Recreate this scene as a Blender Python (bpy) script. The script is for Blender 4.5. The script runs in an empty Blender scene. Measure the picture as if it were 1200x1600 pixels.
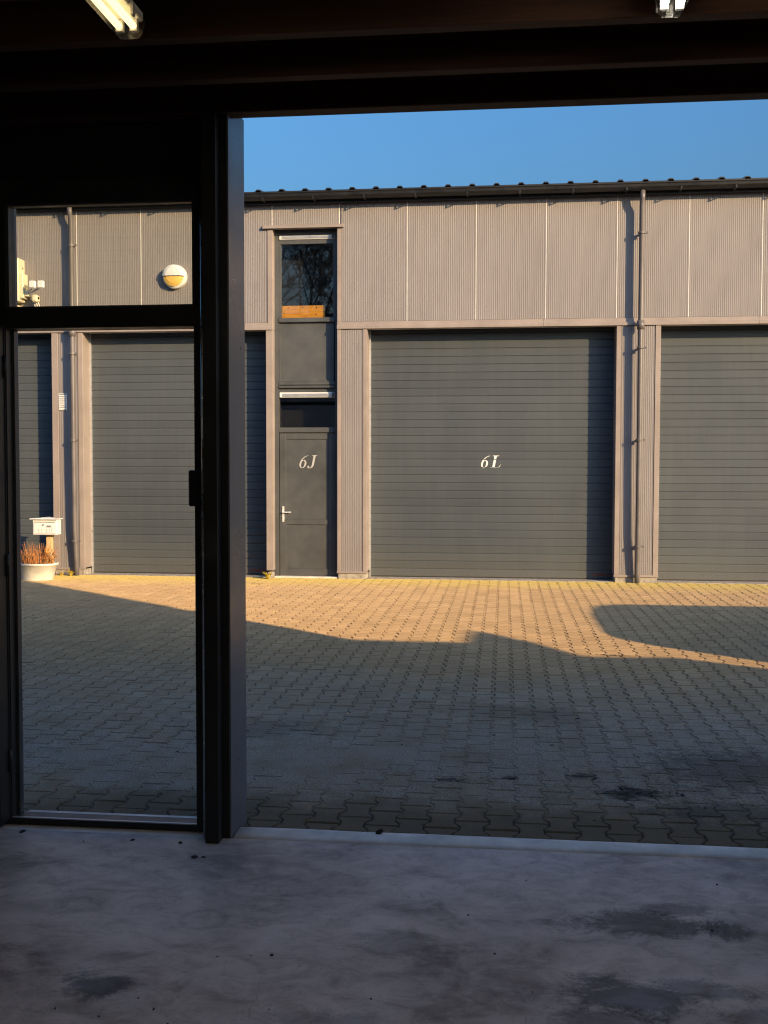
import bpy, bmesh, math, random
from mathutils import Vector, Matrix, noise
from mathutils.geometry import tessellate_polygon
rnd = random.Random(7)
R = math.radians
sc = bpy.context.scene
COL = sc.collection

# ------------------------------------------------------------------ camera
CAM_H = 1.66
yaw, pitch, roll = R(6.45), R(2.55), R(0.1)
fw = Vector((-math.sin(yaw)*math.cos(pitch), math.cos(yaw)*math.cos(pitch), -math.sin(pitch)))
rt = Vector((math.cos(yaw), math.sin(yaw), 0)); up = rt.cross(fw)
rt, up = (rt*math.cos(roll)+up*math.sin(roll)), (up*math.cos(roll)-rt*math.sin(roll))
cd = bpy.data.cameras.new('camera'); cam = bpy.data.objects.new('camera', cd); COL.objects.link(cam)
M3 = Matrix((rt, up, -fw)).transposed()
cam.matrix_world = Matrix.Translation((0, 0, CAM_H)) @ M3.to_4x4()
cd.sensor_fit = 'VERTICAL'; cd.sensor_height = 24; cd.sensor_width = 18; cd.lens = 24*1655/1600
cd.clip_start = .05; cd.clip_end = 2000
sc.camera = cam

# ------------------------------------------------------------------ light
SUN_EL, SUN_AZ = R(16.2), R(50.0)          # azimuth from the facade normal, sun behind the camera to the right
sdir = Vector((math.sin(SUN_AZ)*math.cos(SUN_EL), -math.cos(SUN_AZ)*math.cos(SUN_EL), math.sin(SUN_EL)))  # towards the sun
w = bpy.data.worlds.new('World'); sc.world = w; w.use_nodes = True
nt = w.node_tree; bg = nt.nodes['Background']
sky = nt.nodes.new('ShaderNodeTexSky'); sky.sky_type = 'NISHITA'; sky.sun_disc = False
sky.sun_elevation = SUN_EL; sky.sun_rotation = math.atan2(sdir.x, sdir.y)
sky.air_density = 1.7; sky.dust_density = 7.5; sky.ozone_density = 11.0; sky.altitude = 0
nt.links.new(sky.outputs[0], bg.inputs[0]); bg.inputs[1].default_value = 0.15
sl = bpy.data.lights.new('sun', 'SUN'); sl.energy = 3.3; sl.angle = R(.5); sl.color = (1, .71, .38)
so = bpy.data.objects.new('sun', sl); COL.objects.link(so)
so.rotation_euler = sdir.to_track_quat('Z', 'Y').to_euler(); so.location = (20, -20, 20)
sc.view_settings.view_transform = 'Standard'; sc.view_settings.look = 'None'
sc.view_settings.exposure = 1.1; sc.view_settings.gamma = 1
sc.view_settings.use_curve_mapping = False
try:
    sc.cycles.use_denoising = True; sc.cycles.filter_width = 1.2
    sc.cycles.max_bounces = 8; sc.cycles.diffuse_bounces = 4; sc.cycles.glossy_bounces = 3
    sc.cycles.transparent_max_bounces = 12
    sc.cycles.sample_clamp_indirect = 4
except Exception: pass

# ------------------------------------------------------------------ helpers
def W(o): return o.matrix_basis
def par(o, p):
    if p is not None:
        o.parent = p; o.matrix_parent_inverse = W(p).inverted()
def link(name, me, mat=None, parent=None, loc=None):
    o = bpy.data.objects.new(name, me); COL.objects.link(o)
    if mat is not None and me is not None and not me.materials: me.materials.append(mat)
    if loc is not None: o.location = loc
    par(o, parent); return o
def thing(name, label, cat, loc, group=None):
    o = bpy.data.objects.new(name, None); COL.objects.link(o); o.location = loc; o.empty_display_size = .1
    tag(o, label, cat, group); return o
def tag(o, label, cat, group=None):
    o['label'] = label; o['category'] = cat
    if group: o['group'] = group
    return o
def struct(o): o['kind'] = 'structure'; return o
def mesh(name, vs, fs, mat, parent=None, smooth=False):
    me = bpy.data.meshes.new(name); me.from_pydata([tuple(v) for v in vs], [], fs); me.update()
    if smooth: me.polygons.foreach_set('use_smooth', [True]*len(me.polygons))
    return link(name, me, mat, parent)
def from_bm(name, bm, mat, parent=None, smooth=False, fix=True):
    if fix: bmesh.ops.recalc_face_normals(bm, faces=bm.faces)
    me = bpy.data.meshes.new(name); bm.to_mesh(me); bm.free()
    if smooth: me.polygons.foreach_set('use_smooth', [True]*len(me.polygons))
    return link(name, me, mat, parent)
def add_box(bm, x0, x1, y0, y1, z0, z1, bev=0):
    g = bmesh.ops.create_cube(bm, size=1)
    for v in g['verts']:
        v.co = Vector(((x0+x1)/2+v.co.x*(x1-x0), (y0+y1)/2+v.co.y*(y1-y0), (z0+z1)/2+v.co.z*(z1-z0)))
    if bev:
        es = list({e for v in g['verts'] for e in v.link_edges})
        bmesh.ops.bevel(bm, geom=es, offset=bev, segments=1, affect='EDGES')
def box(name, x0, x1, y0, y1, z0, z1, mat, parent=None, bev=0):
    bm = bmesh.new(); add_box(bm, x0, x1, y0, y1, z0, z1, bev); return from_bm(name, bm, mat, parent)
def add_tube(bm, pts, rad, n=10, caps=True):
    pts = [Vector(p) for p in pts]
    rads = rad if isinstance(rad, (list, tuple)) else [rad]*len(pts)
    rings = []
    for i, p in enumerate(pts):
        t = (pts[min(i+1, len(pts)-1)]-pts[max(i-1, 0)]).normalized()
        a = Vector((0, 0, 1)) if abs(t.z) < .9 else Vector((0, 1, 0))
        u = t.cross(a).normalized(); v = t.cross(u)
        rings.append([bm.verts.new(p+(u*math.cos(2*math.pi*k/n)+v*math.sin(2*math.pi*k/n))*rads[i]) for k in range(n)])
    for a, b in zip(rings, rings[1:]):
        for k in range(n): bm.faces.new((a[k], a[(k+1) % n], b[(k+1) % n], b[k]))
    if caps:
        bm.faces.new(rings[0][::-1]); bm.faces.new(rings[-1])
def tube(name, pts, rad, mat, parent=None, n=10, smooth=True):
    bm = bmesh.new(); add_tube(bm, pts, rad, n); return from_bm(name, bm, mat, parent, smooth)
def extrude_poly(name, pts, axis, a0, a1, mat, parent=None, bev=0):
    """pts in the plane normal to axis; axis 'x','y','z'"""
    bm = bmesh.new()
    def P(p, a): return {'x': (a, p[0], p[1]), 'y': (p[0], a, p[1]), 'z': (p[0], p[1], a)}[axis]
    A = [bm.verts.new(P(p, a0)) for p in pts]; B = [bm.verts.new(P(p, a1)) for p in pts]
    n = len(pts); bm.faces.new(A[::-1]); bm.faces.new(B)
    for i in range(n): bm.faces.new((A[i], A[(i+1) % n], B[(i+1) % n], B[i]))
    if bev: bmesh.ops.bevel(bm, geom=list(bm.edges), offset=bev, segments=2, affect='EDGES')
    return from_bm(name, bm, mat, parent)

# ------------------------------------------------------------------ materials
class NT:
    def __init__(s, name):
        s.m = bpy.data.materials.new(name); s.m.use_nodes = True; s.t = s.m.node_tree
        s.b = s.t.nodes['Principled BSDF']; s.out = s.t.nodes['Material Output']
        s.pos = s.t.nodes.new('ShaderNodeNewGeometry').outputs['Position']
    def n(s, typ, **kw):
        x = s.t.nodes.new(typ)
        for k, v in kw.items():
            if k in x.inputs: x.inputs[k].default_value = v
            else: setattr(x, k, v)
        return x
    def l(s, a, b): s.t.links.new(a, b)
    def mapped(s, scale):
        m = s.n('ShaderNodeMapping'); m.inputs['Scale'].default_value = scale; s.l(s.pos, m.inputs[0]); return m.outputs[0]
    def noise(s, scale, detail=4, rough=.55, stretch=None, dist=0):
        x = s.n('ShaderNodeTexNoise'); x.inputs['Scale'].default_value = scale
        x.inputs['Detail'].default_value = detail; x.inputs['Roughness'].default_value = rough
        x.inputs['Distortion'].default_value = dist
        s.l(s.mapped(stretch) if stretch else s.pos, x.inputs['Vector']); return x.outputs['Fac']
    def ramp(s, f, stops):
        r = s.n('ShaderNodeValToRGB'); e = r.color_ramp.elements
        while len(e) < len(stops): e.new(.5)
        for k, (p, c) in enumerate(stops):
            e[k].position = p; e[k].color = (c, c, c, 1) if isinstance(c, (int, float)) else tuple(c)+(1,)
        s.l(f, r.inputs[0]); return r.outputs[0]
    def mix(s, f, a, b, mode='MIX'):
        x = s.n('ShaderNodeMix', data_type='RGBA', blend_type=mode)
        for k, v in ((0, f), (6, a), (7, b)):
            if hasattr(v, 'is_output'): s.l(v, x.inputs[k])
            else: x.inputs[k].default_value = v if k == 0 else (tuple(v)+(1,) if len(v) == 3 else v)
        return x.outputs[2]
    def math(s, op, a, b=0.0, c=0.0):
        x = s.n('ShaderNodeMath', operation=op)
        for k, v in enumerate((a, b, c)):
            if hasattr(v, 'is_output'): s.l(v, x.inputs[k])
            else: x.inputs[k].default_value = v
        return x.outputs[0]
    def bump(s, h, strength, dist=.01):
        x = s.n('ShaderNodeBump'); x.inputs['Strength'].default_value = strength; x.inputs['Distance'].default_value = dist
        s.l(h, x.inputs['Height']); s.l(x.outputs[0], s.b.inputs['Normal'])
    def col(s, c): s.l(c, s.b.inputs['Base Color'])
def pm(name, col, rough=.6, var=.12, scale=6, detail=5, bump=0, bscale=60, bdist=.003, metal=0, spec=.5, stretch=None, rvar=.1):
    s = NT(name); b = s.b
    b.inputs['Metallic'].default_value = metal; b.inputs['Specular IOR Level'].default_value = spec
    f = s.noise(scale, detail, .6, stretch)
    c0 = tuple(max(0, x*(1-var*2)) for x in col); c1 = tuple(x*(1+var*2) for x in col)
    s.col(s.ramp(f, [(.3, c0), (.7, c1)]))
    s.l(s.ramp(f, [(.3, max(.02, rough-rvar)), (.7, min(1, rough+rvar))]), b.inputs['Roughness'])
    if bump: s.bump(s.noise(bscale, 3, .6), bump, bdist)
    return s.m

def mat_clad():
    s = NT('taupe_cladding')
    f = s.noise(1.3, 6, .65, (1, 1, .35)); g = s.noise(22, 3, .6, (1, 1, .06))
    c = s.ramp(f, [(.25, (.208, .186, .182)), (.75, (.250, .225, .220))])
    c = s.mix(s.math('MULTIPLY', s.ramp(g, [(.50, 0.0), (.75, 1.0)]), .34), c, (.13, .11, .095))
    s.col(c); s.b.inputs['Roughness'].default_value = .48; s.b.inputs['Specular IOR Level'].default_value = .35
    s.bump(s.noise(1.7, 2, .5), .35, .03)
    return s.m
def mat_gate():
    s = NT('anthracite_gate_paint')
    f = s.noise(.9, 6, .65, (1, 1, .5)); g = s.noise(14, 4, .6, (1, 1, .05)); d = s.noise(60, 3, .7)
    c = s.ramp(f, [(.25, (.060, .069, .077)), (.75, (.070, .081, .089))])
    c = s.mix(s.math('MULTIPLY', s.ramp(g, [(.45, 0.0), (.7, 1.0)]), .2), c, (.095, .10, .10))
    sep = s.n('ShaderNodeSeparateXYZ'); s.l(s.pos, sep.inputs[0])
    low = s.ramp(sep.outputs[2], [(.0, 1.0), (.55, 0.0)])
    c = s.mix(s.math('MULTIPLY', s.math('MULTIPLY', low, s.ramp(d, [(.35, 0.0), (.7, 1.0)])), .5), c, (.17, .145, .105))
    oi = s.n('ShaderNodeObjectInfo'); hv = s.n('ShaderNodeHueSaturation'); s.l(c, hv.inputs['Color']); s.l(s.math('MULTIPLY_ADD', oi.outputs['Random'], .12, .94), hv.inputs['Value']); c = hv.outputs[0]
    s.col(c); s.l(s.ramp(f, [(.3, .40), (.7, .58)]), s.b.inputs['Roughness']); s.b.inputs['Specular IOR Level'].default_value = .4
    s.bump(s.math('ADD', s.noise(2.2, 2, .5), s.math('MULTIPLY', s.noise(90, 3, .6, (.15, 1, 1)), .02)), .25, .02)
    return s.m
def mat_paver():
    s = NT('concrete_paver')
    at = s.n('ShaderNodeAttribute', attribute_name='tone'); tone = at.outputs['Fac']
    big = s.noise(.55, 5, .6); mid = s.noise(3.2, 6, .7); fine = s.noise(75, 4, .8)
    c = s.ramp(mid, [(.25, (.37, .245, .122)), (.75, (.51, .345, .185))])
    v = s.math('MULTIPLY_ADD', tone, .18, .90)
    hv = s.n('ShaderNodeHueSaturation'); s.l(c, hv.inputs['Color']); s.l(v, hv.inputs['Value']); c = hv.outputs[0]
    c = s.mix(s.math('MULTIPLY', s.ramp(fine, [(.34, 1.0), (.58, 0.0)]), .55), c, (.15, .115, .075))
    sep = s.n('ShaderNodeSeparateXYZ'); s.l(s.pos, sep.inputs[0]); y = sep.outputs[1]
    # moss and sand along the foot of the far facade
    mr = s.n('ShaderNodeMapRange'); mr.inputs['From Min'].default_value = 14.9; mr.inputs['From Max'].default_value = 15.9
    s.l(s.math('MULTIPLY_ADD', mid, 1.2, y), mr.inputs['Value'])
    c = s.mix(s.math('MULTIPLY', mr.outputs[0], .75), c, (.46, .35, .09))
    # grey trodden dust near the gate
    d1 = s.n('ShaderNodeMapRange'); d1.inputs['From Min'].default_value = 8.8; d1.inputs['From Max'].default_value = 6.2
    s.l(s.math('MULTIPLY_ADD', big, 3.0, s.math('SUBTRACT', y, 1.5)), d1.inputs['Value'])
    d2 = s.n('ShaderNodeMapRange'); d2.inputs['From Min'].default_value = 4.95; d2.inputs['From Max'].default_value = 5.35
    s.l(s.math('MULTIPLY_ADD', mid, .6, s.math('SUBTRACT', y, .3)), d2.inputs['Value'])
    dust = s.math('MULTIPLY', d1.outputs[0], d2.outputs[0])
    gr = s.noise(95, 4, .85)
    dc = s.ramp(gr, [(.38, (.22, .18, .14)), (.5, (.50, .425, .345)), (.62, (.86, .74, .62))])
    c = s.mix(s.math('MULTIPLY', dust, s.ramp(mid, [(.3, .25), (.7, .8)])), c, dc)
    # damp dark strip close to the kerb and oil spots
    inv = s.math('SUBTRACT', 1.0, d2.outputs[0])
    c = s.mix(s.math('MULTIPLY', inv, .68), c, (.15, .125, .085))
    oil = s.ramp(s.noise(2.3, 5, .7, (1, .8, 1)), [(.66, 0.0), (.74, 1.0)])
    c = s.mix(s.math('MULTIPLY', oil, .55), c, (.05, .045, .04))
    for (px, py, rx, ry, amt) in ((.68, 5.5, .19, .13, .9), (.45, 5.77, .10, .07, .75), (-.27, 5.62, .09, .05, .8), (.05, 5.70, .06, .05, .8), (1.3, 6.0, .6, .5, .5), (1.1, 5.25, .45, .2, .5), (.2, 7.2, .5, .3, .3), (-1.6, 6.6, .5, .3, .3)):
        mp = s.n('ShaderNodeMapping'); mp.inputs['Location'].default_value = (-px/rx, -py/ry, 0); mp.inputs['Scale'].default_value = (1/rx, 1/ry, 0)
        s.l(s.pos, mp.inputs[0]); ln = s.n('ShaderNodeVectorMath', operation='LENGTH'); s.l(mp.outputs[0], ln.inputs[0])
        dd = s.math('MULTIPLY_ADD', s.math('SUBTRACT', s.noise(16, 5, .75), .5), 3.4, ln.outputs['Value'])
        c = s.mix(s.math('MULTIPLY', s.ramp(dd, [(.5, 1.0), (1.0, 0.0)]), amt), c, (.06, .05, .04))
    s.col(c); s.b.inputs['Roughness'].default_value = .9; s.b.inputs['Specular IOR Level'].default_value = .25
    try: s.b.inputs['Diffuse Roughness'].default_value = 1.0
    except Exception: pass
    s.bump(s.math('ADD', s.noise(70, 4, .75), s.math('MULTIPLY', fine, .6)), .55, .006)
    return s.m
def mat_joint():
    s = NT('joint_sand')
    sep = s.n('ShaderNodeSeparateXYZ'); s.l(s.pos, sep.inputs[0]); y = sep.outputs[1]
    mid = s.noise(3.2, 6, .7); big = s.noise(.55, 5, .6)
    d1 = s.n('ShaderNodeMapRange'); d1.inputs['From Min'].default_value = 8.0; d1.inputs['From Max'].default_value = 6.0
    s.l(s.math('MULTIPLY_ADD', big, 3.0, s.math('SUBTRACT', y, 1.5)), d1.inputs['Value'])
    d2 = s.n('ShaderNodeMapRange'); d2.inputs['From Min'].default_value = 4.95; d2.inputs['From Max'].default_value = 5.35
    s.l(s.math('MULTIPLY_ADD', mid, .6, s.math('SUBTRACT', y, .3)), d2.inputs['Value'])
    c = s.mix(s.math('MULTIPLY', d1.outputs[0], d2.outputs[0]), (.042, .036, .028), (.30, .27, .23))
    s.col(c); s.b.inputs['Roughness'].default_value = 1
    s.bump(s.noise(300, 3), .6, .004)
    return s.m
def mat_floor():
    s = NT('floated_concrete_floor')
    a = s.noise(1.4, 8, .66, (1, 1.2, 1), .5); b = s.noise(4, 8, .72, (.85, 1.25, 1), .9); f = s.noise(70, 4, .7)
    c = s.ramp(a, [(.32, (.27, .22, .192)), (.5, (.50, .41, .36)), (.68, (.70, .585, .515))])
    c = s.mix(s.ramp(b, [(.42, .0), (.75, .55)]), c, (.72, .61, .54))
    c = s.mix(s.math('MULTIPLY', s.ramp(b, [(.25, 1.0), (.42, 0.0)]), .5), c, (.10, .08, .07))
    ar = s.noise(3.1, 3, .5, None, 6.0); ar2 = s.ramp(s.math('ABSOLUTE', s.math('SUBTRACT', ar, .5)), [(.0, 1.0), (.018, 0.0)])
    c = s.mix(s.math('MULTIPLY', s.math('MULTIPLY', ar2, s.ramp(a, [(.45, 0.0), (.6, 1.0)])), .30), c, (.74, .63, .56))
    sr = s.noise(2.3, 2, .5, (3.0, .7, 1), 3.0); sr2 = s.ramp(s.math('ABSOLUTE', s.math('SUBTRACT', sr, .47)), [(.0, 1.0), (.006, 0.0)])
    c = s.mix(s.math('MULTIPLY', s.math('MULTIPLY', sr2, s.ramp(b, [(.42, 0.0), (.58, 1.0)])), .5), c, (.16, .135, .12))
    sw = s.noise(7, 10, .78, (.8, 1.15, 1), .7)
    c = s.mix(s.math('MULTIPLY', s.ramp(sw, [(.50, 0.0), (.66, 1.0)]), .34), c, (.78, .66, .58))
    c = s.mix(s.math('MULTIPLY', s.ramp(sw, [(.34, 1.0), (.50, 0.0)]), .36), c, (.12, .095, .082))
    c = s.mix(s.math('MULTIPLY', s.ramp(f, [(.25, 1.0), (.4, 0.0)]), .3), c, (.07, .065, .065))
    # oily patches with an outline of their own
    for (px, py, rx, ry, amt) in ((.52, 3.85, .30, .13, .85), (.66, 3.98, .16, .08, .6), (.80, 3.82, .12, .07, .7), (.40, 3.30, .26, .13, .8), (.62, 3.38, .2, .08, .6), (.3, 3.15, .2, .1, .6), (-1.28, 3.18, .17, .10, .8), (-.55, 3.05, .25, .08, .4), (.78, 3.22, .14, .10, .5), (-.35, 3.6, .2, .12, .35), (-1.9, 3.3, .3, .2, .45)):
        mp = s.n('ShaderNodeMapping'); mp.inputs['Location'].default_value = (-px/rx, -py/ry, 0); mp.inputs['Scale'].default_value = (1/rx, 1/ry, 0)
        s.l(s.pos, mp.inputs[0])
        ln = s.n('ShaderNodeVectorMath', operation='LENGTH'); s.l(mp.outputs[0], ln.inputs[0])
        dd = s.math('MULTIPLY_ADD', s.math('SUBTRACT', b, .5), 2.6, ln.outputs['Value'])
        dd = s.math('MULTIPLY_ADD', s.math('SUBTRACT', f, .5), .8, dd)
        c = s.mix(s.math('MULTIPLY', s.ramp(dd, [(.55, 1.0), (1.0, 0.0)]), amt), c, (.06, .05, .046))
    ring = s.n('ShaderNodeMapping'); ring.inputs['Location'].default_value = (1.08/.09, -3.70/.09, 0); ring.inputs['Scale'].default_value = (1/.09, 1/.09, 0)
    s.l(s.pos, ring.inputs[0]); ln = s.n('ShaderNodeVectorMath', operation='LENGTH'); s.l(ring.outputs[0], ln.inputs[0])
    c = s.mix(s.math('MULTIPLY', s.ramp(s.math('ABSOLUTE', s.math('SUBTRACT', s.math('MULTIPLY_ADD', b, .25, ln.outputs['Value']), 1.0)), [(.05, 1.0), (.25, 0.0)]), .22), c, (.08, .072, .07))
    s.col(c)
    s.l(s.ramp(sw, [(.35, .55), (.65, .30)]), s.b.inputs['Roughness'])
    s.l(s.math('MULTIPLY', s.ramp(sw, [(.36, .15), (.64, 1.0)]), s.ramp(a, [(.3, .15), (.7, .6)])), s.b.inputs['Specular IOR Level'])
    s.bump(s.math('ADD', b, s.math('MULTIPLY', f, .35)), .16, .006)
    return s.m
def mat_glass(name, tint, refl, dust=0.0):
    s = NT(name); t = s.t
    tr = s.n('ShaderNodeBsdfTransparent'); tr.inputs[0].default_value = tuple(tint)+(1,)
    gl = s.n('ShaderNodeBsdfGlossy'); gl.inputs['Roughness'].default_value = .015
    lw = s.n('ShaderNodeLayerWeight'); lw.inputs['Blend'].default_value = .5
    fac = s.math('MULTIPLY', s.math('MULTIPLY_ADD', s.math('POWER', lw.outputs['Facing'], 5.0), .95, .045), refl)
    fac = s.math('MINIMUM', fac, 1.0)
    mx = s.n('ShaderNodeMixShader'); s.l(fac, mx.inputs[0]); s.l(tr.outputs[0], mx.inputs[1]); s.l(gl.outputs[0], mx.inputs[2])
    last = mx
    if dust:
        df = s.n('ShaderNodeBsdfDiffuse'); df.inputs[0].default_value = (.5, .47, .4, 1)
        n = s.math('MULTIPLY', s.ramp(s.noise(90, 4, .75), [(.3, .25), (.75, 1.0)]), dust)
        m2 = s.n('ShaderNodeMixShader'); s.l(n, m2.inputs[0]); s.l(mx.outputs[0], m2.inputs[1]); s.l(df.outputs[0], m2.inputs[2]); last = m2
    s.l(last.outputs[0], s.out.inputs[0]); return s.m
def mat_emit(name, col, strength):
    s = NT(name); s.b.inputs['Base Color'].default_value = tuple(col)+(1,)
    s.b.inputs['Emission Color'].default_value = tuple(col)+(1,); s.b.inputs['Emission Strength'].default_value = strength
    return s.m
def mat_wood(name, c0, c1, axis_scale):
    s = NT(name)
    g = s.noise(9, 6, .65, axis_scale, 1.2)
    s.col(s.ramp(g, [(.3, c0), (.7, c1)])); s.b.inputs['Roughness'].default_value = .75
    s.bump(g, .2, .002); return s.m

CLAD = mat_clad(); GATE = mat_gate()
TRIM = pm('taupe_trim', (.305, .252, .222), .45, .06, 3, spec=.35)
SEAM = pm('sunlit_seam_tone', (.78, .74, .69), .5, .05, 8)  # pale colour stands for sun catching the panel joint edges
ANTH = pm('anthracite_paint', (.072, .074, .074), .5, .08, 4, bump=.03)
ANTHD = pm('anthracite_frame', (.065, .066, .068), .45, .08, 5)
BLACK = pm('black_gutter', (.010, .010, .011), .5, .1, 6)
ROOF = pm('black_roof_sheet', (.016, .016, .018), .55, .1, 4)
SEAL = pm('black_rubber', (.012, .012, .012), .7, .1, 30)
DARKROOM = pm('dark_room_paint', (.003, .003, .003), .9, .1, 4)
CONC = pm('plinth_concrete', (.34, .30, .25), .9, .22, 14, bump=.4, bscale=90)
SILLC = pm('kerb_concrete', (.78, .67, .57), .8, .14, 5, bump=.25, bscale=120)
WHITE = pm('white_paint', (.78, .76, .72), .4, .03, 6)
OFFW = pm('ivory_plastic', (.74, .66, .46), .45, .05, 6)
STEEL = pm('brushed_steel', (.74, .72, .69), .4, .05, 20, metal=.35)
ALU = pm('aluminium_strip', (.55, .55, .56), .35, .06, 12, metal=.6)
PIPE = pm('taupe_pipe', (.130, .115, .112), .4, .08, 3)
FRAME = pm('dark_door_frame', (.026, .025, .024), .42, .12, 6)
EDGEM = pm('pale_edge_strip', (.75, .74, .73), .28, .05, 6, metal=.85)
FRAMEL = pm('lighter_frame_edge', (.07, .07, .072), .4, .12, 10)  # lighter tone for the beads and the leaf edge
POSTM = pm('grey_steel_reveal', (.19, .185, .20), .34, .08, 5)
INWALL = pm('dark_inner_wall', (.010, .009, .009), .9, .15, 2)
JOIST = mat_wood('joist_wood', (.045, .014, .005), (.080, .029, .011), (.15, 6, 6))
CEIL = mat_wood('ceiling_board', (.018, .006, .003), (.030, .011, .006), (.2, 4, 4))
PLANK = mat_wood('orange_pine', (.56, .22, .014), (.86, .42, .045), (.5, 4, 4))
POSTW = mat_wood('post_pine', (.55, .38, .18), (.72, .53, .28), (8, 8, .5))
PAVER = mat_paver(); JOINT = mat_joint(); FLOOR = mat_floor()
VINYL = pm('white_vinyl', (.80, .80, .76), .5, .02, 10)
VINYLG = pm('grey_vinyl', (.46, .44, .42), .5, .03, 10)
REDP = pm('red_print', (.30, .05, .02), .6, .05, 10)
AMBER = pm('amber_diffuser', (.80, .50, .12), .35, .04, 8)
POT = pm('white_tub', (.74, .70, .60), .6, .08, 7, bump=.1)
STEM = pm('dry_stem', (.42, .17, .05), .8, .35, 25)
DRYLEAF = pm('dry_leaf', (.50, .22, .03), .8, .25, 25)
WEEDM = pm('yellow_weed', (.50, .36, .04), .8, .25, 30)
LITTER = pm('dark_litter', (.030, .022, .015), .9, .3, 40)
BARK = pm('bark', (.07, .055, .045), .9, .2, 8)
SHEDM = pm('grey_shed_board', (.22, .20, .18), .8, .15, 6)
CARP = pm('car_paint', (.32, .33, .35), .25, .02, 2)
TYRE = pm('tyre_rubber', (.02, .02, .02), .85, .1, 30)
EXT = pm('own_cladding', (.30, .275, .27), .5, .06, 3)
GLASS_FAR = mat_glass('window_glass', (.92, .92, .91), 2.3)
GLASS_NEAR = mat_glass('transom_glass', (.93, .93, .89), .6, .03)
GLASS_CAR = mat_glass('car_glass', (.2, .22, .22), 1.5)
DIFFU = mat_glass('lamp_diffuser', (.90, .88, .82), 1.0, .05)
TUBE_W = mat_emit('tube_white', (1, .95, .86), 10.0)
TUBE_Y = mat_emit('tube_warm', (1, .80, .42), 1.1)

# ------------------------------------------------------------------ ground
GZ = -.03
gnd = mesh('ground', [(-400, -300, GZ-.12), (400, -300, GZ-.12), (400, 500, GZ-.12), (-400, 500, GZ-.12)], [(0, 1, 2, 3)], JOINT); struct(gnd)
KY = 4.775                                   # where the pavers begin
yard = mesh('pavement', [(-26, KY-.08, GZ-.008), (24, KY-.08, GZ-.008), (24, 16.2, GZ-.008), (-26, 16.2, GZ-.008)], [(0, 1, 2, 3)], JOINT); struct(yard)

WB, WN, L2 = .0788, .0538, .0968            # half widths of the double-T stone (end, waist) and half length
def stone_outline(y0=-L2, y1=L2):
    prof = [(-L2, WB), (-.068, WB), (-.030, WN), (.030, WN), (.068, WB), (L2, WB)]
    prof = [p for p in prof if y0 <= p[0] <= y1]
    if y0 > -L2: prof = [(y0, WN)]+prof
    if y1 < L2: prof = prof+[(y1, WN)]
    right = [(wd, y) for y, wd in prof]; left = [(-wd, y) for y, wd in prof[::-1]]
    return right+left
def stone_geo(out, cx=0, cy=0, cz=0, tilt=(0, 0), ch=.0055, deep=.03):
    n = len(out); vs = []
    yc = sum(p[1] for p in out)/n
    def z(x, y): return cz+tilt[0]*x+tilt[1]*y
    ins = []
    for x, y in out:
        ins.append((x-math.copysign(ch, x), y-math.copysign(ch, y-yc) if abs(abs(y)-L2) < 1e-6 or y in (out[0][1],) else y))
    vs += [(cx+x, cy+y, z(x, y)) for x, y in ins]
    vs += [(cx+x, cy+y, z(x, y)-ch) for x, y in out]
    vs += [(cx+x, cy+y, z(x, y)-deep) for x, y in out]
    fs = [tuple(range(n))]
    for i in range(n):
        j = (i+1) % n
        fs.append((i, n+i, n+j, j)); fs.append((n+i, 2*n+i, 2*n+j, n+j))
    return vs, fs
def set_tone(me, tones):
    a = me.attributes.new('tone', 'FLOAT', 'FACE'); a.data.foreach_set('value', tones)
FULL = stone_outline(); HALF = stone_outline(y0=0.002)
def variant(out, k):
    t = ((k*37) % 11-5)*.0012, ((k*53) % 11-5)*.0012
    vs, fs = stone_geo(out, tilt=t); me = bpy.data.meshes.new('paver'); me.from_pydata(vs, [], fs); me.update()
    set_tone(me, [(k*.618) % 1]*len(fs)); me.materials.append(PAVER); return me
VAR = [variant(FULL, k) for k in range(12)]; VARH = [variant(HALF, k) for k in range(4)]
def inview(x, y):
    d = Vector((x, y, GZ-CAM_H)); zz = d.dot(fw)
    px = 600+1655*d.dot(rt)/zz; py = 800-1655*d.dot(up)/zz
    return 20 < px < 1230 and py < 1330 and not (300 < px < 372)
stones = []
NC = int(18/.14); X0 = -10.5
for c in range(NC):
    x = X0+c*.14
    off = .1 if c % 2 else 0
    if off: stones.append((x, KY-.002, 'h'))
    y = KY+.0985+off
    while y < 15.86:
        stones.append((x, y, 'f')); y += .2
near = sorted((s for s in stones if inview(s[0], s[1])), key=lambda s: s[1])[:298]
nearset = set(near)
V, F, T = [], [], []
k = 0
for s in stones:
    dz = GZ+rnd.gauss(0, .0012)+.006*(noise.noise(Vector((s[0]*.5, s[1]*.5, 0))))
    jx, jy = rnd.gauss(0, .0008), rnd.gauss(0, .0012)
    if s in nearset:
        k += 1
        me = rnd.choice(VARH if s[2] == 'h' else VAR)
        o = link('paver', me, None, yard, (s[0]+jx, s[1]+jy, dz))
    else:
        vs, fs = stone_geo(HALF if s[2] == 'h' else FULL, s[0]+jx, s[1]+jy, dz, (rnd.gauss(0, .006), rnd.gauss(0, .006)))
        b = len(V); V += vs; F += [tuple(b+i for i in f) for f in fs]; T += [rnd.random()]*len(fs)
rest = mesh('paver_field', V, F, PAVER, yard); rest['kind'] = 'stuff'; set_tone(rest.data, T)

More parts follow.
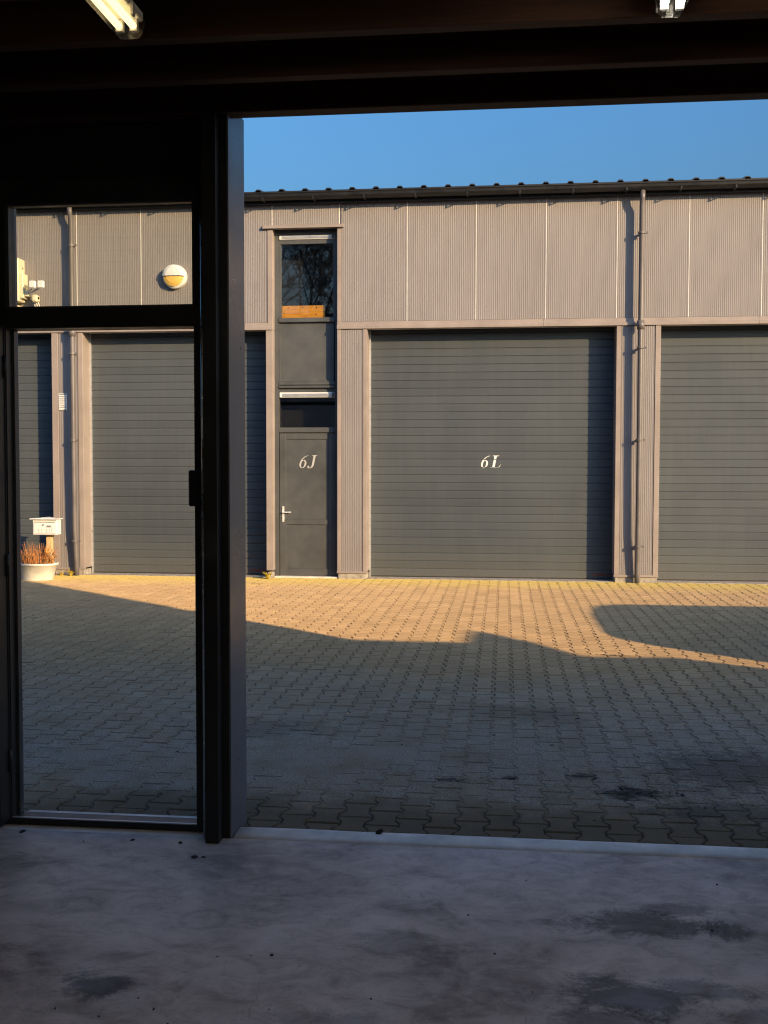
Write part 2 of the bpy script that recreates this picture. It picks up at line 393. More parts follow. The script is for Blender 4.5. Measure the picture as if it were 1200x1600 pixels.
gx, gy = 150, 62; sv, sf = [], []
for j in range(gy+1):
    for i in range(gx+1):
        x = -3.2+6.6*i/gx; y = 4.95+3.1*j/gy
        m = max(0, min(1, (y-5.12)/.35))*max(0, min(1, (7.7-y)/1.5))
        n1 = noise.fractal(Vector((x*1.1, y*1.1, 4)), .8, 2, 5)
        sv.append((x, y, GZ-.0085+m*(.0052+.0042*n1)))
for j in range(gy):
    for i in range(gx): a = j*(gx+1)+i; sf.append((a, a+1, a+gx+2, a+gx+1))
js = mesh('joint_sand', sv, sf, PAVER, yard, True); js['kind'] = 'stuff'; set_tone(js.data, [.6]*len(sf))
# edging strip stones and the concrete kerb of the gate opening
for i in range(-16, 22):
    x = .082+i*.205
    o = box('edging_stone', x-.1, x+.1, 4.705, 4.768, GZ-.05, GZ+.004+rnd.uniform(-.002, .002), PAVER, yard, .004)
kp = [(4.542, -.06), (4.542, -.008), (4.550, .002), (4.575, .007), (4.62, .008), (4.66, .006), (4.688, .000), (4.70, -.012), (4.70, -.06)]
kb = bmesh.new()
nx = 40; rows = []
for i in range(nx+1):
    x = -1.185+(2.44+1.185)*i/nx
    rows.append([kb.verts.new((x, y+.004*noise.noise(Vector((x*2, y, 1))), z+(.003*noise.noise(Vector((x*4, y*9, 3))) if z > -.05 else 0))) for y, z in kp])
for a, b in zip(rows, rows[1:]):
    for j in range(len(kp)-1): kb.faces.new((a[j], a[j+1], b[j+1], b[j]))
kb.faces.new(rows[0]); kb.faces.new(rows[-1][::-1])
struct(from_bm('kerb', kb, SILLC, None, True))

# ------------------------------------------------------------------ far building
YF = 15.5
B = thing('warehouse_row', 'long taupe ribbed metal warehouse with dark roller gates across the yard', 'building', (0, YF, GZ))
def ribbed(name, x0, x1, z0, z1, y, parent, mat=CLAD, pitch=.0262, depth=.0019):
    vs, fs = [], []; n = max(2, int((x1-x0)/pitch)); p = (x1-x0)/n
    xs = []
    for i in range(n):
        a = x0+i*p
        xs += [(a, depth), (a+p*.22, depth), (a+p*.38, 0), (a+p*.84, 0)]
    xs.append((x1, depth))
    for x, d in xs: vs += [(x, y+d, z0), (x, y+d, z1)]
    for i in range(len(xs)-1): fs.append((2*i, 2*i+2, 2*i+3, 2*i+1))
    b = len(vs); m = len(xs)-1                       # returns: close the sheet to a shallow tray
    vs += [(x0, y+.05, z0), (x0, y+.05, z1), (x1, y+.05, z0), (x1, y+.05, z1)]
    fs += [(b, 0, 1, b+1), (2*m, b+2, b+3, 2*m+1), (b, b+2, b+3, b+1)]
    return mesh(name, vs, fs, mat, parent)
# backing walls of the block
TOPZ = 5.52
back = box('core_wall', -26, 24, YF+.5, 26, GZ-.1, 5.5, DARKROOM, B)
bb = bmesh.new()
add_box(bb, -26, -3.52, YF+.052, YF+.2, 3.66, TOPZ); add_box(bb, -3.52, -2.40, YF+.052, YF+.2, 5.19, TOPZ); add_box(bb, -2.40, 24, YF+.052, YF+.2, 3.66, TOPZ)
from_bm('lintel_wall', bb, SEAM, B)
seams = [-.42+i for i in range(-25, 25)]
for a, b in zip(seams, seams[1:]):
    z0 = 3.762; segs = [(a+.005, b-.005, z0, TOPZ)]
    if abs(a+4.42) < .01: segs = [(a+.005, -3.492, z0, TOPZ), (-3.49, b-.005, 5.186, TOPZ)]
    if abs(a+3.42) < .01: segs = [(a+.005, b-.005, 5.186, TOPZ)]
    if abs(a+2.42) < .01: segs = [(-2.388, b-.005, z0, TOPZ)]
    if not -3.3 < a < -2.5: box('lit_edge_strip', a-.0045, a+.0045, YF-.003, YF+.04, max(zz for _, _, zz, _ in segs) if abs(a+3.42) < .01 else 3.762, TOPZ-.002, SEAM, B)  # pale strip paints the sunlit edge line of each joint
    for x0, x1, zz0, zz1 in segs: ribbed('wall_panel', x0, x1, zz0, zz1, YF, B)
# horizontal trims under the upper cladding
def htrim(x0, x1):
    x = x0
    while x < x1-.05:
        e = min(x1, x+3.0)
        extrude_poly('drip_trim', [(YF-.028, 3.652), (YF-.028, 3.690), (YF-.012, 3.706), (YF-.008, 3.758), (YF+.06, 3.758), (YF+.06, 3.652)], 'x', x, e-.004, TRIM, B); x = e
htrim(-12.4, -3.41); htrim(-2.45, 12.0)
# pillars between the openings (panel, corner trims, plinth)
def pillar(x0, x1, tl, tr, y1=15.82):
    box('corner_trim', x0, x0+tl, YF-.010, YF+.31, .08, 3.65, TRIM, B, .003)
    if x1-x0 > tl+tr+.05:
        box('corner_trim', x1-tr, x1, YF-.010, YF+.31, .08, 3.65, TRIM, B, .003)
        ribbed('pillar_panel', x0+tl+.003, x1-tr-.003, .08, 3.65, YF, B)
        box('base_trim', x0-.004, x1+.004, YF-.016, YF+.03, .052, .082, TRIM, B)
    box('plinth', x0+.012, x1-.012, YF+.006, YF+.31, GZ-.08, .052, CONC, B, .006)
pillar(-6.833, -6.345, .10, .075); pillar(-3.517, -3.412, .104, 0)
pillar(-2.449, -2.005, .058, .060); pillar(1.586, 2.205, .065, .075); pillar(-10.95, -10.45, .08, .08); pillar(5.81, 6.4, .07, .07)
pillar(10.0, 12.0, .07, .07); pillar(-26, -14.6, .07, .07); pillar(12.0, 24, .07, .07)
# gates
PIT = .117
def slat_mesh(wd):
    pr = [(.010, 0), (.010, .0035), (0, .0085), (0, .052), (0, .0535), (0, .0555), (0, .057), (0, PIT-.016), (.0065, PIT-.004), (.010, PIT-.003), (.010, PIT)]
    vs = []; fs = []
    for y, z in pr: vs += [(0, y, z), (wd, y, z)]
    for i in range(len(pr)-1): fs.append((2*i, 2*i+1, 2*i+3, 2*i+2))
    b = len(vs); vs += [(0, .04, PIT), (wd, .04, PIT), (0, .04, 0), (wd, .04, 0)]
    m = 2*(len(pr)-1); fs += [(m, m+1, b+1, b), (b, b+1, b+3, b+2), (b+2, b+3, 1, 0)]
    me = bpy.data.meshes.new('slat'); me.from_pydata(vs, [], fs); me.update(); me.materials.append(GATE); return me
def gate(x0, x1, label):
    yg = 15.80
    g = box('roller_gate', x0-.08, x1+.08, yg+.045, yg+.08, GZ-.02, 3.75, SEAL, B); g['label'] = label
    me = slat_mesh(x1-x0+.06)
    for i in range(32):
        link('slat', me, None, g, (x0-.03, yg+rnd.uniform(0, .0012), -.012+i*PIT))
    box('bottom_seal', x0-.03, x1+.03, yg+.004, yg+.045, GZ+.006, -.012, SEAL, g)
    box('guide_rail', x0, x0+.022, yg-.03, yg-.002, GZ, 3.7, ALU if x0 < 0 else ALU, g)
    box('sill', x0+.004, x1-.004, YF+.02, yg+.09, GZ-.06, GZ+.008, CONC, B)
    return g
g1 = gate(-10.45, -6.833, 'dark grey roller gate behind the mailbox'); g2 = gate(-6.345, -3.517, 'dark grey roller gate left of the side door')
g3 = gate(-2.005, 1.586, 'dark grey roller gate lettered 6L'); g4 = gate(2.205, 5.81, 'dark grey roller gate right of the wide pillar')
gate(6.4, 10.0, 'dark grey roller gate at the far right'); gate(-14.6, -10.95, 'dark grey roller gate at the far left')
# gutter, roof sheets, downpipes
gp = [(15.40, 5.60), (15.40, 5.53), (15.37, 5.508), (15.31, 5.500), (15.27, 5.512), (15.25, 5.54), (15.242, 5.575), (15.230, 5.586), (15.230, 5.600), (15.258, 5.600), (15.262, 5.58), (15.28, 5.535), (15.37, 5.53), (15.385, 5.60)]
extrude_poly('gutter', gp, 'x', -26, 24, BLACK, B)
extrude_poly('eaves_board', [(15.402, 5.47), (15.402, 5.61), (15.60, 5.64), (15.60, 5.523), (15.49, 5.523), (15.49, 5.47)], 'x', -26, 24, BLACK, B)
brm = None
for i in range(-24, 25):
    x = i*.74+.2
    if -9 < x < 7:
        bm = bmesh.new(); add_box(bm, x-.014, x+.014, 15.222, 15.405, 5.490, 5.4985); add_box(bm, x-.010, x+.010, 15.228, 15.240, 5.4985, 5.53)
        from_bm('gutter_bracket', bm, BLACK, B)
def roof_sheet_mesh():
    pts = []; p = .345
    for i in range(3):
        a = i*p
        pts += [(a, 0), (a+.11, 0), (a+.122, .008), (a+.140, .031), (a+.190, .031), (a+.208, .008), (a+.215, 0)]
    pts.append((3*p, 0))
    vs, fs = [], []
    for x, z in pts:
        for t in (0, 1): vs.append((x, 15.29+t*9, 5.625+z+t*1.3))
    n0 = len(vs)
    for x, z in pts:
        for t in (0, 1): vs.append((x, 15.29+t*9, 5.610+z+t*1.3))
    for i in range(len(pts)-1):
        a = 2*i; fs += [(a, a+2, a+3, a+1), (n0+a, n0+a+1, n0+a+3, n0+a+2), (a, n0+a, n0+a+2, a+2)]
    me = bpy.data.meshes.new('roof_sheet'); me.from_pydata(vs, [], fs); me.update(); me.materials.append(ROOF); return me
rm = roof_sheet_mesh()
for i in range(-24, 23): link('roof_sheet', rm, None, B, (i*1.035+.05, 0, 0))
def downpipe(x, label, bend):
    pts = [(x, 15.32, 5.51), (x, 15.335, 5.40), (x, 15.375, 5.30), (x, 15.375, 3.9), (x, 15.378, 1.6), (x, 15.388, .7), (x+bend, 15.42, .12), (x+bend, 15.43, GZ-.02)]
    o = tube('downpipe', pts, .037, PIPE, B, 16); o['label'] = label
    for z in (4.93, 3.32, 2.02, .50):
        bm = bmesh.new(); yy = 15.375 if z > .6 else 15.395
        add_tube(bm, [(x, yy, z-.014), (x, yy, z+.014)], .053, 16); add_box(bm, x+.045, x+.085, yy-.012, yy+.012, z-.014, z+.014); add_box(bm, x-.012, x+.012, yy+.05, 15.497, z-.012, z+.012)
        from_bm('pipe_clip', bm, PIPE, o)
    bm = bmesh.new(); add_tube(bm, [(x, 15.375, 3.58), (x, 15.375, 3.70)], .054, 16); from_bm('pipe_collar', bm, PIPE, o, True)
downpipe(1.905, 'taupe downpipe on the pillar right of gate 6L', .0); downpipe(-6.455, 'taupe downpipe on the pillar by the mailbox', .01)
# vent grille on the left pillar
gr = box('vent_grille', -6.728, -6.60, YF-.014, YF-.001, 2.48, 2.732, WHITE, B, .003)
for i in range(7):
    z = 2.505+i*.031
    extrude_poly('louvre', [(YF-.015, z), (YF-.028, z-.004), (YF-.027, z+.004), (YF-.015, z+.016)], 'x', -6.72, -6.608, WHITE, gr)
    box('gap', -6.716, -6.612, YF-.0165, YF-.0135, z+.0160, z+.029, SEAL, gr)
# side door bay
DY = 15.65
extrude_poly('head_trim', [(YF-.055, 5.128), (YF-.055, 5.150), (YF-.012, 5.184), (YF+.05, 5.184), (YF+.05, 5.128)], 'x', -3.556, -2.352, TRIM, B)
box('bay_trim', -3.490, -3.412, YF-.012, YF+.15, 3.655, 5.127, TRIM, B, .003)
box('bay_trim', -2.448, -2.390, YF-.012, YF+.15, 3.655, 5.127, TRIM, B, .003)
box('bay_wall', -3.513, -3.414, DY-.02, DY+.2, GZ, 5.3, ANTHD, B)
box('bay_wall', -2.449, -2.2, DY-.02, DY+.2, GZ, 5.3, ANTHD, B)
box('bay_wall', -3.412, -2.449, DY-.005, DY+.2, 5.10, 5.3, ANTHD, B)
fx0, fx1 = -3.411, -2.450
wn = bmesh.new()   # outer frame of the bay
add_box(wn, fx0, -3.352, DY-.03, DY+.06, GZ, 5.10); add_box(wn, -2.50, fx1, DY-.03, DY+.06, GZ, 5.10)
add_box(wn, -3.352, -2.50, DY-.028, DY+.06, 5.062, 5.099)
fr = from_bm('bay_frame', wn, ANTH, B)
for z0, z1, d, nm in ((2.846, 2.900, -.04, 'transom_bar'), (2.802, 2.838, -.05, 'transom_bar'), (3.776, 3.842, -.045, 'window_sill'), (2.139, 2.215, -.035, 'transom_bar')):
    box(nm, -3.352, -2.50, DY+d, DY+.058, z0, z1, ANTH, B, .006)
# upper window
wd = bmesh.new()
add_box(wd, -3.351, -3.318, DY-.006, DY+.055, 3.843, 5.061); add_box(wd, -2.532, -2.501, DY-.006, DY+.055, 3.843, 5.061)
add_box(wd, -3.318, -2.532, DY-.006, DY+.055, 4.934, 4.995)
win = from_bm('window', wd, ANTH, B)
box('pane', -3.317, -2.533, DY+.018, DY+.030, 3.844, 4.933, GLASS_FAR, win)
def vent(z0, z1):
    v = box('vent_strip', -3.345, -2.507, DY-.026, DY+.05, z0, z1, WHITE, B, .008)
    box('flap', -3.30, -2.55, DY-.034, DY-.027, z0+.014, z1-.018, ALU, v, .002); box('end_cap', -2.548, -2.510, DY-.036, DY-.027, z0+.006, z1-.006, ANTHD, v, .002)
vent(4.997, 5.060); vent(2.662, 2.738)
win2 = box('window', -3.351, -2.501, DY-.004, DY+.055, 2.739, 2.800, ANTH, B)
box('pane', -3.350, -2.502, DY+.018, DY+.030, 2.216, 2.661, GLASS_FAR, win2)
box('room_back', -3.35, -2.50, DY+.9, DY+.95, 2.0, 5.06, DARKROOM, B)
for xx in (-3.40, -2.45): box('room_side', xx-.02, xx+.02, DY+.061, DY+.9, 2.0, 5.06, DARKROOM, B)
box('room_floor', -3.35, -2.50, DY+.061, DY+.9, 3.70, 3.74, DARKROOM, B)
# infill panel below the window
box('infill_panel', -3.330, -2.52, DY+.004, DY+.056, 2.902, 3.774, ANTH, B, .002)
box('infill_bead', -3.352, -3.331, DY-.012, DY+.05, 2.902, 3.774, ANTH, B, .004)
box('infill_bead', -3.330, -2.52, DY-.012, DY+.05, 2.902, 2.926, ANTH, B, .004)
# door leaf
dl = bmesh.new()
add_box(dl, -3.345, -3.248, DY-.012, DY+.05, -.006, 2.132, .004); add_box(dl, -2.605, -2.505, DY-.012, DY+.05, -.006, 2.132, .004)
add_box(dl, -3.248, -2.605, DY-.0115, DY+.05, 2.040, 2.131, .004); add_box(dl, -3.248, -2.605, DY-.0115, DY+.05, .762, .838, .004); add_box(dl, -3.248, -2.605, DY-.0115, DY+.05, -.005, .096, .004)
door = from_bm('side_door', dl, ANTH, B); door['label'] = 'dark grey side door lettered 6J'
box('door_panel', -3.246, -2.607, DY+.002, DY+.04, .839, 2.039, ANTH, door); box('door_panel', -3.246, -2.607, DY+.002, DY+.04, .097, .761, ANTH, door)
for z0, z1 in ((.839, 2.039), (.097, .761)): box('glazing_bead', -3.247, -3.236, DY-.009, DY+.002, z0, z1, ANTH, door)
box('door_sill', -3.41, -2.45, YF+.03, DY+.06, GZ-.05, -.012, SILLC, B, .004)
hd = bmesh.new(); add_box(hd, -3.312, -3.276, DY-.022, DY-.012, .80, 1.035, .005); add_tube(hd, [(-3.294, DY-.02, .945), (-3.294, DY-.058, .945)], .010, 8)
add_tube(hd, [(-3.300, DY-.055, .945), (-3.24, DY-.056, .946), (-3.165, DY-.052, .948)], .0105, 8); add_tube(hd, [(-3.294, DY-.022, .87), (-3.294, DY-.030, .87)], .009, 8)
from_bm('handle', hd, STEEL, door)

# lettering ----------------------------------------------------------
def ell(cx, cy, rx, ry, a0, a1, n): return [(cx+rx*math.cos(R(a0+(a1-a0)*i/n)), cy+ry*math.sin(R(a0+(a1-a0)*i/n))) for i in range(n+1)]
def bez(p0, p1, p2, n=10): return [tuple(p0[k]*(1-t)**2+2*p1[k]*t*(1-t)+p2[k]*t*t for k in (0, 1)) for t in [i/n for i in range(1, n+1)]]
def glyph(ch):
    if ch == '6':
        o = ell(.32, .31, .30, .325, 118, -190, 34)
        o += bez(o[-1], (.08, .86), (.66, 1.0)); o += [(.66, .975)]
        o += bez((.66, .975), (.30, .84), o[0])
        h = ell(.32, .305, .145, .285, 0, 340, 24); return [o[:-1], h[:-0 or None]]
    if ch == 'L':
        return [[(0, 0), (.78, 0), (.92, .27), (.885, .27), (.80, .13), (.70, .055), (.53, .045), (.40, .05), (.40, .10), (.40, .88), (.42, .94), (.60, .965), (.60, 1.0), (.05, 1.0), (.05, .965), (.17, .94), (.19, .88), (.19, .12), (.17, .06), (0, .035)]]
    if ch == 'J':
        o = [(.18, 1.0), (.62, 1.0), (.62, .97), (.52, .95), (.49, .90), (.49, .30)]
        o += bez((.49, .30), (.48, -.03), (.14, -.03)); o += bez(o[-1], (-.06, -.02), (-.05, .12), 6); o += bez(o[-1], (-.02, .20), (.06, .18), 4); o += bez(o[-1], (.13, .15), (.10, .06), 4); o += bez(o[-1], (.12, .015), (.17, .015), 4)
        o += bez(o[-1], (.31, .02), (.31, .32)); o += [(.31, .90), (.29, .95), (.18, .97)]
        return [o]
def letters(name, txt, x, z, hgt, y, adv, mat, parent, cuts=(), shear=.20, wid=1.0):
    vs, fs = [], []
    for i, ch in enumerate(txt):
        polys = [[Vector((p[0]*wid, p[1], 0)) for p in c] for c in glyph(ch)]
        flat = [p for c in polys for p in c]; b = len(vs)
        vs += [(x+(i*adv+p.x+shear*p.y)*hgt, y, z+p.y*hgt) for p in flat]
        fs += [tuple(b+j for j in t) for t in tessellate_polygon(polys)]
    bm = bmesh.new(); V_ = [bm.verts.new(v) for v in vs]
    for f in fs:
        try: bm.faces.new([V_[i] for i in f])
        except ValueError: pass
    for z0, z1 in cuts:
        for zz in (z0, z1): bmesh.ops.bisect_plane(bm, geom=list(bm.verts)+list(bm.edges)+list(bm.faces), plane_co=(0, 0, zz), plane_no=(0, 0, 1))
        bmesh.ops.delete(bm, geom=[f for f in bm.faces if z0 < f.calc_center_median().z < z1], context='FACES')
    for f in bm.faces:
        f.normal_update()
        if f.normal.y > 0: f.normal_flip()
    return from_bm(name, bm, mat, parent, fix=False)
letters('lettering', '6L', -.352, 1.618, .182, 15.80-.0022, .80, VINYL, g3, cuts=[(-.012+k_*PIT-.005, -.012+k_*PIT+.006) for k_ in range(12, 18)], wid=.92)
letters('lettering', '6J', -3.062, 1.612, .19, DY+.0008, .74, VINYLG, door, wid=.92)
def textmesh(name, txt, size, loc, mat, parent):
    cu = bpy.data.curves.new('t', 'FONT'); cu.body = txt; cu.size = size; cu.align_x = 'CENTER'; cu.offset = .0008
    tmp = bpy.data.objects.new('t', cu); COL.objects.link(tmp); bpy.context.view_layer.update()
    me = bpy.data.meshes.new_from_object(tmp.evaluated_get(bpy.context.evaluated_depsgraph_get()))
    bpy.data.objects.remove(tmp); me.materials.clear()
    me.transform(Matrix.Translation(loc) @ Matrix.Rotation(R(90), 4, 'X'))
    me.name = name; return link(name, me, mat, parent)
for g_, xx in ((g3, 1.44), (g2, -3.71), (g4, 5.6)): textmesh('maker_plate', 'HÖRMANN', .055, (xx, 15.797, .03), REDP, g_)

# plank behind the window glass
pk = box('wooden_plank', -3.312, -2.665, DY+.045, DY+.065, 3.846, 4.032, PLANK); tag(pk, 'orange pine plank standing inside the tall upper window', 'plank')
for x, z in ((-3.22, 4.00), (-3.0, 4.005), (-2.79, 4.005), (-2.80, 3.90), (-3.28, 3.92)):
    tube('nail', [(x, DY+.0455, z), (x, DY+.040, z)], .008, LITTER, pk, 6)

# ------------------------------------------------------------------ things on the far wall
wl = thing('wall_lamp', 'round white wall lamp with yellowish lower half on the left cladding', 'lamp', (-4.885, YF, 4.45))
def disc(name, cx, cz, prof, mat, parent, n=32, a0=0, a1=360):
    bm = bmesh.new(); rings = []
    full = abs(a1-a0) >= 360; m = n if full else n+1
    for r_, y in prof: rings.append([bm.verts.new((cx+r_*math.cos(R(a0+(a1-a0)*i/n)), y, cz+r_*math.sin(R(a0+(a1-a0)*i/n)))) for i in range(m)])
    for a, b in zip(rings, rings[1:]):
        for i in range(m if full else m-1):
            j = (i+1) % m
            bm.faces.new((a[i], a[j], b[j], b[i]))
    if prof[-1][0] > 1e-4: bm.faces.new(rings[-1])
    bmesh.ops.remove_doubles(bm, verts=bm.verts, dist=1e-5)
    return from_bm(name, bm, mat, parent, False)
disc('base', -4.885, 4.45, [(.178, YF), (.180, YF-.03), (.176, YF-.07), (.160, YF-.085)], WHITE, wl)
disc('diffuser', -4.895, 4.45, [(.150, YF-.083), (.146, YF-.105), (.10, YF-.125), (.04, YF-.132)], AMBER, wl, 20, 184, 356)
hood = disc('hood', -4.89, 4.455, [(.168, YF-.083), (.165, YF-.112), (.12, YF-.138), (.05, YF-.148)], WHITE, wl, 20, 0, 180)
mb = thing('meter_box', 'ivory box with a smaller casing on its side, at the upper left wall', 'box', (-7.42, YF, 4.1))
box('casing', -7.62, -7.24, YF-.23, YF, 4.10, 4.745, OFFW, mb, .012); box('side_casing', -7.239, -7.185, YF-.19, YF-.02, 4.15, 4.52, OFFW, mb, .01)
for i in range(6): box('slot', -7.188, -7.183, YF-.15+i*.02, YF-.142+i*.02, 4.20, 4.36, SEAL, mb)
box('slot', -7.242, -7.238, YF-.10, YF-.06, 4.60, 4.618, SEAL, mb); box('bracket', -7.5, -7.30, YF-.19, YF, 4.02, 4.06, OFFW, mb, .006)
fl = thing('security_light', 'white twin floodlight with camera below, beside the ivory wall box', 'light', (-7.1, YF, 4.15))
box('mount', -7.184, -7.12, YF-.16, YF-.03, 4.18, 4.27, OFFW, fl, .01)
for x in (-6.985, -6.855):
    bm = bmesh.new(); add_box(bm, x-.056, x+.056, 15.17, 15.215, 4.27, 4.385, .018); from_bm('lamp_head', bm, WHITE, fl)
tube('arm', [(-7.15, 15.38, 4.23), (-7.02, 15.30, 4.245), (-6.86, 15.215, 4.30)], .016, WHITE, fl, 8); tube('arm', [(-7.15, 15.38, 4.26), (-7.06, 15.32, 4.28), (-6.985, 15.215, 4.31)], .014, WHITE, fl, 8)
cb = bmesh.new(); add_box(cb, -7.055, -6.965, 15.30, 15.42, 4.09, 4.20, .02); from_bm('camera_body', cb, OFFW, fl)
tube('lens', [(-6.964, 15.34, 4.15), (-6.955, 15.338, 4.15)], .018, SEAL, fl, 12)
for dx in (-.03, 0, .03): tube('cable', [(-7.01+dx, 15.38, 4.09), (-7.015+dx*1.2, 15.42, 4.03), (-7.01+dx*1.5, 15.49, 3.80)], .008, WHITE, fl, 6)
# mailbox
ml = thing('mailbox', 'white mailbox on a short wooden post at the left pillar', 'mailbox', (-6.69, 15.0, GZ))
box('body', -6.892, -6.522, 14.90, 15.05, .621, .850, WHITE, ml, .006)
extrude_poly('lid', [(-6.925, .850), (-6.925, .862), (-6.80, .868), (-6.71, .880), (-6.62, .868), (-6.495, .862), (-6.495, .850)], 'y', 14.865, 15.06, WHITE, ml)
fp = box('front_door', -6.872, -6.545, 14.893, 14.899, .64, .80, WHITE, ml, .002)
box('slot', -6.868, -6.55, 14.894, 14.899, .806, .813, SEAL, ml); tube('lock', [(-6.715, 14.893, .775), (-6.715, 14.884, .775)], .012, STEEL, ml, 10)
box('name_plate', -6.672, -6.602, 14.888, 14.8925, .735, .762, ALU, fp); box('key_hole', -6.745, -6.737, 14.889, 14.8925, .752, .775, SEAL, fp)
for x in (-6.80, -6.75, -6.68, -6.63, -6.60): box('groove', x-.003, x+.003, 14.8915, 14.8925, .655, .715, VINYLG, fp)
box('post', -6.730, -6.640, 14.99, 15.048, GZ-.1, .621, POSTW, ml, .004)
box('yellow_block', -6.60, -6.555, 15.30, 15.36, GZ, .12, WEEDM, ml) if False else None
# planter and dry plant
pl = thing('planter', 'whitewashed tub with dry stems in front of the mailbox', 'planter', (-6.80, 14.83, GZ))
bm = bmesh.new(); rings = []
for z, rx, ry in ((GZ, .225, .17), (.18, .285, .205), (.185, .305, .222), (.215, .308, .225), (.215, .28, .20), (.14, .26, .19)):
    rings.append([bm.verts.new((-6.80+rx*math.copysign(abs(math.cos(t))**.8, math.cos(t)), 14.83+ry*math.copysign(abs(math.sin(t))**.8, math.sin(t)), z)) for t in [2*math.pi*i/32 for i in range(32)]])
for a, b in zip(rings, rings[1:]):
    for i in range(32): bm.faces.new((a[i], a[(i+1) % 32], b[(i+1) % 32], b[i]))
from_bm('tub', bm, POT, pl, True)
disc_soil = mesh('soil', [(-6.80+.262*math.cos(t), 14.83+.19*math.sin(t), .165) for t in [2*math.pi*i/24 for i in range(24)]], [tuple(range(24))], LITTER, pl)
dp = thing('dry_plant', 'bundle of dry reddish stems growing in the white tub', 'plant', (-6.80, 14.83, .165))
bm = bmesh.new()
for i in range(150):
    a = rnd.uniform(0, 6.28); rr = .2*math.sqrt(rnd.random()); bx, by = -6.80+rr*1.15*math.cos(a), 14.83+rr*.75*math.sin(a)
    hh = rnd.uniform(.12, .37)*(1.0 if bx < -6.68 else .7); lx, ly = rnd.gauss((bx+6.8)*.35, .05), rnd.gauss(0, .05)
    add_tube(bm, [(bx, by, .15), (bx+lx*.4, by+ly*.4, .165+hh*.5), (bx+lx, by+ly, .165+hh)], [rnd.uniform(.003, .006), .004, .0018], 4, False)
from_bm('stems', bm, STEM, dp)
bm = bmesh.new()
for i in range(150):
    cx = rnd.choice((-7.03, -6.95, -6.60, -6.56, -6.62)); p = Vector((cx+rnd.gauss(0, .045), 14.80+rnd.gauss(0, .07), rnd.uniform(.20, .34 if cx < -6.7 else .43)))
    m = Matrix.Rotation(rnd.uniform(0, 6.3), 3, 'Z') @ Matrix.Rotation(rnd.uniform(-1.4, 1.4), 3, 'X')
    s_ = rnd.uniform(.014, .028); q = [bm.verts.new(p+m @ Vector(v)*s_) for v in ((0, -1, 0), (.6, 0, .2), (0, 1.1, 0), (-.6, 0, .2))]; bm.faces.new(q)
lv = from_bm('leaves', bm, DRYLEAF, dp, fix=False)
# weeds by the wall
def tuft(x, y, n, h, label, mat=WEEDM):
    bm = bmesh.new()
    for i in range(n):
        a = rnd.uniform(0, 6.28); r_ = h*rnd.uniform(.3, 1.0); d = Vector((math.cos(a), math.sin(a), 0)); sdv = Vector((-d.y, d.x, 0))*.006
        b0 = Vector((x, y, GZ-.004))+d*.02*rnd.random(); m1 = b0+d*r_*.4+Vector((0, 0, h*.6)); t1 = b0+d*r_+Vector((0, 0, h*rnd.uniform(.45, 1.0)))
        v = [bm.verts.new(p) for p in (b0-sdv, b0+sdv, m1+sdv, m1-sdv, t1)]
        bm.faces.new(v[:4]); bm.faces.new((v[3], v[2], v[4]))
    o = from_bm('grass_tuft', bm, mat, fix=False); return tag(o, label, 'weed')
tuft(-3.47, 15.36, 70, .12, 'yellow grass tuft at the foot of the trim left of the side door')
tuft(-6.52, 15.38, 26, .10, 'straw coloured grass tuft at the foot of the left downpipe')
tuft(-6.68, 15.40, 24, .07, 'small yellow moss tuft between the mailbox post and the left pillar')

# ------------------------------------------------------------------ own building (the workshop the photo is taken from)
OB = thing('workshop_building', 'dark workshop whose open gate and side door frame the yard', 'building', (0, 4.6, 0))
fl_o = mesh('floor', [(-6, -8, 0), (4.7, -8, 0), (4.7, 4.535, 0), (-6, 4.535, 0)], [(0, 1, 2, 3)], FLOOR); struct(fl_o)
box('floor_slab', -6, 4.7, -8, 4.53, -.4, -.004, SILLC, OB); box('floor_slab', -6, -1.2, 4.53, 4.79, -.4, -.002, SILLC, OB); box('floor_slab', 2.45, 4.7, 4.53, 4.79, -.4, -.002, SILLC, OB)
YI, YO = 4.53, 4.81
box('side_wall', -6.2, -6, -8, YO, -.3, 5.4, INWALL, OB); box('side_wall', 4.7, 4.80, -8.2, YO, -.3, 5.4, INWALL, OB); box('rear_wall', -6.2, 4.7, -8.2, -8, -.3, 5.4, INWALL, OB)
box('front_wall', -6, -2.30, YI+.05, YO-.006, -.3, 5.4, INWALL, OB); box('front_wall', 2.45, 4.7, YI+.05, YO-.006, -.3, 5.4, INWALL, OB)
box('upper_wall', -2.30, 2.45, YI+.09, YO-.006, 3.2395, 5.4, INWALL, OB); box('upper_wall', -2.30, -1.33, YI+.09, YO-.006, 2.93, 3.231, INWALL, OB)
box('outer_cladding', -26, 4.81, YO, YO+.03, 3.253, 5.42, EXT, OB); box('outer_cladding', -26, -2.30, YO, YO+.03, -.1, 3.159, EXT, OB); box('outer_cladding', 2.45, 4.81, YO, YO+.03, -.1, 3.159, EXT, OB)
extrude_poly('roof', [(4.86, 5.40), (4.86, 5.46), (-1.6, 5.80), (-8.3, 5.46), (-8.3, 5.40)], 'x', -26, 4.83, ROOF, OB)
box('neighbour_unit', -26, -6.21, -8.2, YO-.01, -.1, 5.4, INWALL, OB)
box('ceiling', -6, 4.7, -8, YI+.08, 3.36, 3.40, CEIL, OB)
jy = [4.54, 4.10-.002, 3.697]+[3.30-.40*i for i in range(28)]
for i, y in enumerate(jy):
    box('joist', -6, 4.7, y-.03 if i else 4.503, y+.028 if i else 4.588, 3.150 if i else 3.167, 3.36, JOIST, OB, .003)
